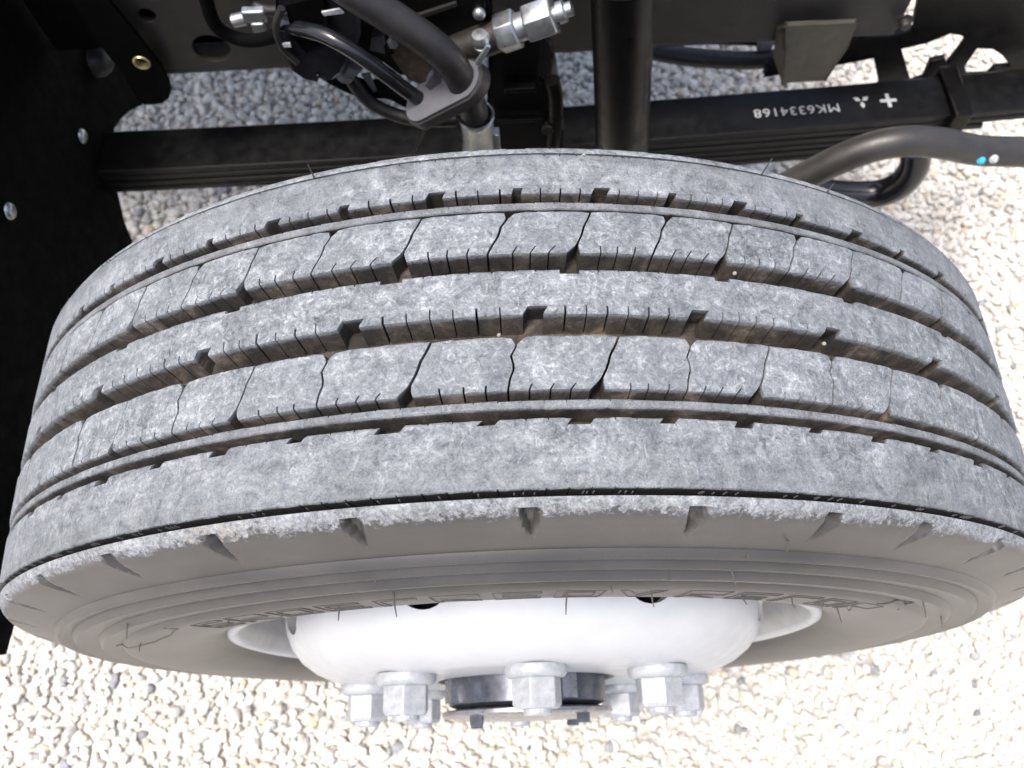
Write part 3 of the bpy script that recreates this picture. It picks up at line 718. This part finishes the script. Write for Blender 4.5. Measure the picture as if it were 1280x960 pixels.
# axle seat above the spring
mb = MB(); mb.prism([(-0.0115, 0.4000, 0.6556), (0.0329, 0.4000, 0.6552), (0.0365, 0.4000, 0.5972), (0.0478, 0.4000, 0.5867), (0.0570, 0.4000, 0.5505), (0.0635, 0.4000, 0.4585), (-0.0218, 0.4000, 0.4637)], (0, .055, 0))
seat = tag(bevel(mb.build('axle_seat', 'black'), .004), 'black axle seat block between the hose fitting and the shock absorber', 'axle bracket')
mb = MB(); mb.tube(spline([(0.0473, 0.3950, 0.5965), (0.0509, 0.3930, 0.5762), (0.0519, 0.3930, 0.5407), (0.0496, 0.3930, 0.4959)]), .008, 12); o = mb.build('u_bolt', 'black', None, True, 60); o.parent = seat
mb = MB(); mb.lathe([(0, .008), (.006, .008), (.007, .006), (.007, 0)], (0.0436, 0.3920, 0.5325), (0, -1, .2), 6); o = mb.build('seat_bolt', 'rail'); o.parent = seat
for q_, wx, wz in (((0.0157, 0.3940, 0.5883), .016, .003), ((0.0152, 0.3940, 0.5441), .024, .002)):
    mb = MB(); mb.box(q_, (wx, 0, 0), (0, .004, 0), (0, 0, wz)); o = bevel(mb.build('rib', 'black'), .001); o.parent = seat

# brake hoses, saddle clamp and fitting
hose('brake_hose', [(-0.1355, 0.3100, 0.8151), (-0.1087, 0.3050, 0.7906), (-0.0769, 0.3000, 0.7653), (-0.0517, 0.2950, 0.7434), (-0.0381, 0.2950, 0.7189), (-0.0310, 0.2970, 0.6890), (-0.0272, 0.3000, 0.6639), (-0.0255, 0.3010, 0.6441)], .0128, 'hose', 'thick matt hose curving from the top edge down into a silver cup')
hose('nylon_hose', [(-0.1758, 0.3350, 0.7354), (-0.1611, 0.3250, 0.7393), (-0.1395, 0.3100, 0.7462), (-0.1184, 0.3000, 0.7394), (-0.0963, 0.2950, 0.7185), (-0.0789, 0.2970, 0.6935), (-0.0673, 0.3000, 0.6781)], .0064, 'gloss', 'thin glossy black hose running beside the thick one')
hose('lower_hose', [(-0.1439, 0.3450, 0.6890), (-0.1375, 0.3450, 0.6650), (-0.1260, 0.3400, 0.6406), (-0.1060, 0.3350, 0.6272), (-0.0792, 0.3300, 0.6217), (-0.0459, 0.3300, 0.6198)], .0062, 'hose', 'thin matt hose sagging in a loop below the glossy one')
cl = thing('saddle_clamp', (-0.0471, 0.2950, 0.6902), 'grey saddle clamp holding the two hoses together above the tyre', 'clamp')
q0, q1 = Vector((-0.0657, 0.2910, 0.6852)), Vector((-0.0323, 0.2910, 0.7104)); qd = (q1 - q0).normalized(); qn = Vector((0, -1, 0)).cross(qd).normalized(); qz = qd.cross(qn)
q0, q1 = Vector((-0.0670, 0.2950, 0.6807)), Vector((-0.0300, 0.2950, 0.7041)); qd = (q1 - q0).normalized(); qn = Vector((0, 1, .25)).normalized(); qz = qd.cross(qn).normalized()
def stadium(r, off):
    out = []
    for i in range(36):
        b = 2 * PI * i / 36; e = q1 if math.cos(b) > 0 else q0
        out.append(e + qd * (r * math.cos(b)) + qn * (r * math.sin(b)) + qz * off)
    return out
if qz.z < 0: qz = -qz
mb = MB(); mb.prism(stadium(.0185, -.007), qz * .011); keep(bevel(mb.build('band', 'hose'), .002), cl)
mb = MB(); mb.prism(stadium(.0160, .0042), qz * .0022); keep(bevel(mb.build('top_plate', 'clamp'), .0008), cl)
mb = MB(); mb.prism([q0 + qd * .010 + qn * .012, q0 + qd * .022 + qn * .014, q0 + qd * .022 + qn * .014 + qz * .018, q0 + qd * .012 + qn * .012 + qz * .014], qn * -.006); keep(bevel(mb.build('saddle_lug', 'clamp'), .001), cl)
cu0, cu1 = Vector((-0.0253, 0.3000, 0.6608)), Vector((-0.0245, 0.3100, 0.5796)); cdir = cu1 - cu0; CL = cdir.length
cup = thing('hose_fitting', cu1, 'silver cup shaped hose fitting just above the tyre edge', 'fitting')
mb = MB(); mb.lathe([(.0138, .012), (.0138, 0), (.0152, -.0006), (.0162, .0006), (.0160, .004), (.0146, .007), (.0146, CL * .62), (.0128, CL * .66), (.0128, CL)], cu0, cdir, 40); keep(mb.build('cup', 'zinc', None, True, 40), cup)
mb = MB(); mb.lathe([(.0150, 0), (.0158, .0005), (.0158, .003), (.0150, .0035)], cu0 + cdir * .60, cdir, 40); keep(mb.build('ring', 'zinc', None, True, 40), cup)
mb = MB(); mb.box(cu0 + cdir * .55 + Vector((.0165, 0, 0)), (.0028, 0, 0), (0, .005, 0), cdir * .22); keep(bevel(mb.build('tab', 'zinc'), .0008), cup)

# valve rod with two hexagon unions
va, vb = Vector((-0.0570, 0.3350, 0.6928)), Vector((0.0570, 0.3350, 0.7400)); vd = vb - va; VL = vd.length
rod = thing('valve_rod', va, 'brown rod ending in two silver hexagon unions along the top edge', 'valve')
mb = MB(); mb.lathe([(0, 0), (.0130, 0), (.0135, .002), (.0135, VL * .54), (0, VL * .54)], va, vd, 32); keep(mb.build('rod_body', 'rust', None, True, 40), rod)
def hexu(t0, t1, r, ph, nm='hexagon_union', mat='zinc'):
    mb = MB(); s0, s1 = VL * t0, VL * t1; mb.lathe([(0, s0), (r * .9, s0), (r, s0 + .0015), (r, s1 - .0015), (r * .9, s1), (0, s1)], va, vd, 6, phase=ph); keep(bevel(mb.build(nm, mat), .0008), rod)
hexu(.47, .62, .0165, .2); hexu(.68, .88, .0165, .5)
mb = MB(); mb.lathe([(.0115, VL * .60), (.0115, VL * .70)], va, vd, 24); keep(mb.build('thread', 'zinc', None, True), rod)
mb = MB(); mb.lathe([(0, VL * .86), (.0065, VL * .86), (.0065, VL * .90), (.009, VL * .905), (.009, VL * .95), (.006, VL * .96), (.006, VL * 1.0), (0, VL * 1.0)], va, vd, 20); keep(mb.build('bleed_nipple', 'zinc', None, True, 40), rod)
mb = MB(); mb.prism([(-0.1016, 0.3400, 0.7883), (-0.0107, 0.3400, 0.7840), (-0.0097, 0.3400, 0.7239), (-0.0329, 0.3400, 0.7132), (-0.0732, 0.3400, 0.7012), (-0.0981, 0.3400, 0.7233), (-0.1128, 0.3400, 0.7437)], (0, .05, 0))
vbk = tag(bevel(mb.build('valve_block', 'black'), .003), 'black valve block at the top edge behind the thick hose', 'valve')
mb = MB(); mb.lathe([(0, .004), (.004, .0035), (.0055, .001), (.0055, 0)], (-0.0177, 0.3380, 0.7352), (0, -1, .3), 16); o = mb.build('block_screw', 'zinc', None, True, 60); o.parent = vbk
mb = MB(); mb.prism([(-0.0769, 0.3370, 0.7334), (-0.0355, 0.3370, 0.7475), (-0.0345, 0.3370, 0.7442), (-0.0762, 0.3370, 0.7293)], (0, .003, 0)); o = mb.build('block_edge', 'rail'); o.parent = vbk
bt = thing('clamp_bolt', (-0.0175, 0.3100, 0.7350), 'silver bolt with washer standing above the saddle clamp', 'bolt')
mb = MB(); c0 = Vector((-0.0174, 0.3100, 0.7375)); bd = Vector((-0.0157, 0.3100, 0.7214)) - c0; mb.lathe([(0, -.004), (.0062, -.0035), (.0078, 0), (.0078, .002), (.0055, .0026), (.0055, .0075), (.0062, .008), (.0062, .0095), (.0045, .010), (.0045, .015), (0, .015)], c0, bd, 18); keep(mb.build('bolt_body', 'zinc', None, True, 35), bt)
mb = MB(); mb.prism([(-0.0094, 0.3000, 0.7362), (-0.0119, 0.3000, 0.7380), (-0.0222, 0.2950, 0.7250), (-0.0192, 0.2950, 0.7214)], (0, .002, .001)); keep(mb.build('stay', 'zinc'), bt)

# electrical connector, its cable and the fitting beside it
mb = MB(); mb.prism([(-0.1649, 0.3400, 0.7841), (-0.1083, 0.3400, 0.7815), (-0.1136, 0.3300, 0.7304), (-0.1246, 0.3300, 0.7068), (-0.1366, 0.3300, 0.6874), (-0.1506, 0.3300, 0.6797), (-0.1596, 0.3300, 0.6830), (-0.1634, 0.3300, 0.6785), (-0.1710, 0.3300, 0.6818), (-0.1804, 0.3300, 0.6935), (-0.1818, 0.3300, 0.7186), (-0.1827, 0.3400, 0.7375)], (0, .045, 0))
con = tag(bevel(mb.build('connector_body', 'gloss'), .004), 'black moulded connector body at the top, above the gravel gap', 'connector')
mb = MB(); mb.prism([(-0.1646, 0.3270, 0.7583), (-0.1394, 0.3270, 0.7648), (-0.1377, 0.3270, 0.7443), (-0.1456, 0.3270, 0.7231), (-0.1613, 0.3270, 0.7153), (-0.1691, 0.3270, 0.7311)], (0, .01, 0)); o = bevel(mb.build('cap', 'plastic'), .003); o.parent = con
mb = MB(); mb.tube(spline([(-0.1702, 0.3250, 0.7605), (-0.1797, 0.3250, 0.7419), (-0.1806, 0.3250, 0.7218), (-0.1720, 0.3250, 0.7037)]), .0030, 8); o = mb.build('rim_seal', 'hose', None, True, 60); o.parent = con
mb = MB(); mb.box((-0.1759, 0.3240, 0.7243), (.0035, 0, 0), (0, .001, 0), (0, 0, .0018)); o = mb.build('contact', 'stencil'); o.parent = con
hose('wiring_cable', [(-0.2342, 0.3600, 0.7703), (-0.2399, 0.3600, 0.7397), (-0.2411, 0.3600, 0.7131), (-0.2282, 0.3600, 0.6983), (-0.2072, 0.3550, 0.7004), (-0.1867, 0.3500, 0.7113)], .0058, 'plastic', 'black cable hanging left of the connector, in front of the rail', 'cable')
ft = thing('pipe_fitting', (-0.2139, 0.3800, 0.7014), 'small zinc pipe fitting beside the black cable', 'fitting')
mb = MB(); mb.box((-0.2129, 0.3800, 0.7048), (.010, 0, .0), (0, .004, 0), (0, 0, .006)); keep(bevel(mb.build('fitting_body', 'zinc'), .0015), ft)
mb = MB(); mb.box((-0.2119, 0.3780, 0.6934), (.006, 0, 0), (0, .004, 0), (0, 0, .006)); keep(bevel(mb.build('nut', 'zinc'), .0015), ft)
mb = MB(); mb.lathe([(0, 0), (.006, 0), (.006, .012), (0, .012)], (-0.2348, 0.3850, 0.6942), (1, 0, .2), 10); keep(mb.build('spigot', 'zinc', None, True, 40), ft)
gc = thing('hose_collar', (-0.1299, 0.3350, 0.6875), 'grey hose collar under the connector', 'collar')
mb = MB(); a0, a1 = Vector((-0.1412, 0.3380, 0.6736)), Vector((-0.1231, 0.3380, 0.6950)); mb.lathe([(0, 0), (.0085, 0), (.0095, .001), (.0095, .007), (.0080, .008), (.0080, .012), (.0095, .013), (.0095, .020), (0, .020)], a0, a1 - a0, 24); keep(mb.build('collar_body', 'clamp', None, True, 40), gc)
mb = MB(); mb.prism([(-0.1261, 0.3450, 0.6653), (-0.1187, 0.3450, 0.6669), (-0.1148, 0.3450, 0.6386), (-0.1173, 0.3450, 0.6366)], (0, .002, 0)); keep(mb.build('collar_strap', 'zinc'), gc)
mb = MB(); mb.prism([(-0.1100, 0.3500, 0.7021), (-0.1013, 0.3500, 0.7052), (-0.1031, 0.3500, 0.6855), (-0.1135, 0.3500, 0.6897)], (0, .01, 0)); tag(bevel(mb.build('spring_washer_plate', 'clamp'), .001), 'small grey plate between the hoses below the valve block', 'plate')

# stabiliser bar and the looped hose under it
bar = thing('stabiliser_bar', (0.4120, 0.3600, 0.5318), 'grey brown stabiliser bar bending across the right side', 'stabiliser bar')
mb = MB(); mb.tube(spline([(0.6557, 0.3600, 0.4994), (0.5985, 0.3600, 0.4949), (0.5466, 0.3600, 0.5007), (0.5005, 0.3600, 0.5061), (0.4542, 0.3600, 0.5205), (0.4146, 0.3600, 0.5254), (0.3839, 0.3600, 0.5182), (0.3564, 0.3600, 0.5001), (0.3263, 0.3600, 0.4716), (0.2879, 0.3600, 0.4311), (0.2337, 0.3600, 0.3779)], 10), .0160, 24); keep(mb.build('bar', 'bar', None, True, 60), bar)
for px, mt in (((0.4986, 0.3440, 0.5106), 'blue'), ((0.5117, 0.3440, 0.5111), 'stencil')):
    mb = MB(); mb.lathe([(0, .0012), (.0030, .0010), (.0050, -.001)], px, (0, -.72, .69), 16); o = keep(mb.build('paint_mark', mt, None, True), bar)
hose('looped_hose', [(0.3120, 0.4000, 0.3962), (0.3619, 0.4000, 0.3899), (0.4088, 0.3950, 0.3857), (0.4441, 0.3900, 0.3920), (0.4601, 0.3850, 0.4165), (0.4628, 0.3850, 0.4462), (0.4559, 0.3900, 0.4741)], .0165, 'gloss', 'glossy black hose looping below the stabiliser bar')

# mudguard: sheet ahead of the wheel with its stay, rubber buffer and screws
mg = thing('mudguard', (-0.5000, 0.1620, 0.3867), 'black plastic mudguard sheet along the left edge', 'mudguard')
mb = MB(); mb.prism([(-0.5000, 0.4617, 0.7597), (-0.5000, 0.8355, 0.4762), (-0.5000, 0.6873, 0.4016), (-0.5000, 0.6459, 0.3575), (-0.5000, 0.6234, 0.3344), (-0.5000, 0.5900, 0.3613), (-0.5000, 0.5619, 0.3784), (-0.5000, 0.5361, 0.3904), (-0.5000, 0.4993, 0.3733), (-0.5000, 0.4624, 0.3561), (-0.5000, 0.4364, 0.3263), (-0.5000, 0.4201, 0.2866), (-0.5000, 0.4000, 0.2411), (-0.5000, 0.2402, 0.2503), (-0.5000, 0.0766, 0.3015), (-0.5000, -0.0254, 0.3543), (-0.5000, -0.0709, 0.3959), (-0.5000, -0.1093, 0.4016), (-0.5000, -0.1334, 0.5385)], (-.004, 0, 0)); keep(mb.build('guard_sheet', 'plastic'), mg)
st = [(-0.3835, 0.4700, 0.7251), (-0.3806, 0.4700, 0.6742), (-0.3800, 0.4700, 0.6425), (-0.3716, 0.4700, 0.5997), (-0.3648, 0.4700, 0.5596), (-0.3647, 0.4700, 0.5361), (-0.3677, 0.4700, 0.5216), (-0.3746, 0.4700, 0.5107), (-0.3846, 0.4700, 0.5036), (-0.3953, 0.4700, 0.5016), (-0.4059, 0.4700, 0.5022), (-0.4100, 0.4700, 0.5139), (-0.4095, 0.4700, 0.5551), (-0.4158, 0.4700, 0.5998), (-0.4147, 0.4700, 0.6481), (-0.4113, 0.4700, 0.7263)]
hc = Vector((-0.3821, 0.4700, 0.5651)); hole = [hc + Vector((.0072 * math.cos(b), 0, .0080 * math.sin(b))) for b in [2 * PI * i / 24 for i in range(24)]]
mb = MB(); mb.prism(st, (0, .005, 0), [hole]); keep(mb.build('stay', 'plastic'), mg)
mb = MB(); mb.lathe([(.0068, -.006), (.0068, .001), (.0084, .0016), (.0090, .0005), (.0086, -.001)], hc, (0, -1, 0), 24); keep(mb.build('grommet', 'brass', None, True, 50), mg)
mb = MB(); mb.lathe([(0, .022), (.008, .021), (.015, .016), (.0195, .008), (.0205, 0)], (-0.4990, 0.5798, 0.4618), (1, 0, 0), 28); keep(mb.build('rubber_buffer', 'hose', None, True, 60), mg)
for q in ((-0.4985, 0.4699, 0.4549), (-0.4985, 0.3006, 0.5462)):
    mb = MB(); mb.lathe([(0, .0045), (.0040, .0042), (.0070, .0030), (.0084, .0012), (.0088, 0)], q, (1, 0, 0), 20); keep(mb.build('screw', 'zinc', None, True, 60), mg)

# smaller bits between the hoses
mb = MB(); mb.lathe([(0, .006), (.004, .006), (.005, .004), (.005, 0)], (-0.0911, 0.3350, 0.7124), (.2, -1, .4), 6); tag(mb.build('small_bolt', 'zinc'), 'tiny silver bolt in the dark gap between the two upper hoses', 'bolt')
mb = MB(); mb.prism([(-0.1396, 0.3220, 0.7571), (-0.1254, 0.3220, 0.7595), (-0.1225, 0.3220, 0.7554), (-0.1385, 0.3220, 0.7539)], (0, .002, 0)); tag(mb.build('paper_tag', 'stencil'), 'small white tag beside the thick hose near the top edge', 'tag')
mb = MB(); mb.prism([(-0.0979, 0.3650, 0.6662), (-0.0770, 0.3650, 0.6727), (-0.0614, 0.3650, 0.6507), (-0.0677, 0.3650, 0.6266), (-0.0873, 0.3650, 0.6380)], (0, .012, 0)); tag(bevel(mb.build('rusty_bracket', 'rustier'), .002), 'rusty brown bracket seen between the two hoses', 'bracket')
hose('thin_wire', [(-0.0711, 0.3200, 0.6329), (-0.0738, 0.3200, 0.6222), (-0.0818, 0.3200, 0.6047), (-0.0945, 0.3200, 0.5771)], .0012, 'rust', 'thin wire hanging from the saddle clamp to the tyre', 'wire', 8)
hose('dark_conduit', [(-0.1759, 0.3600, 0.6754), (-0.1531, 0.3600, 0.6489), (-0.1313, 0.3550, 0.6388), (-0.1058, 0.3500, 0.6408), (-0.0876, 0.3450, 0.6329)], .0085, 'plastic', 'black conduit passing behind the glossy hose')
mb = MB(); mb.prism([(-0.1212, 0.3850, 0.7436), (-0.0081, 0.3850, 0.7382), (-0.0169, 0.3850, 0.6416), (-0.0542, 0.3850, 0.6084), (-0.0986, 0.3850, 0.6235), (-0.1176, 0.3850, 0.6469), (-0.1363, 0.3850, 0.6653)], (0, .006, 0)); tag(bevel(mb.build('dark_backing_plate', 'black'), .001), 'dark backing plate added behind the upper hoses', 'plate')  # black sheet added to fill the dark gap behind the hoses
hose('curved_pipe', [(-0.0980, 0.3300, 0.7824), (-0.0955, 0.3300, 0.7537), (-0.0886, 0.3300, 0.7324), (-0.0720, 0.3350, 0.7097), (-0.0490, 0.3400, 0.6982), (-0.0256, 0.3450, 0.7009)], .0056, 'plastic', 'thin black pipe curving under the valve block')
hose('breather_hose', [(-0.2201, 0.4000, 0.7274), (-0.2196, 0.4000, 0.7023), (-0.2084, 0.3950, 0.6958), (-0.1920, 0.3900, 0.6979)], .0050, 'hose', 'short thin hose above the zinc pipe fitting')
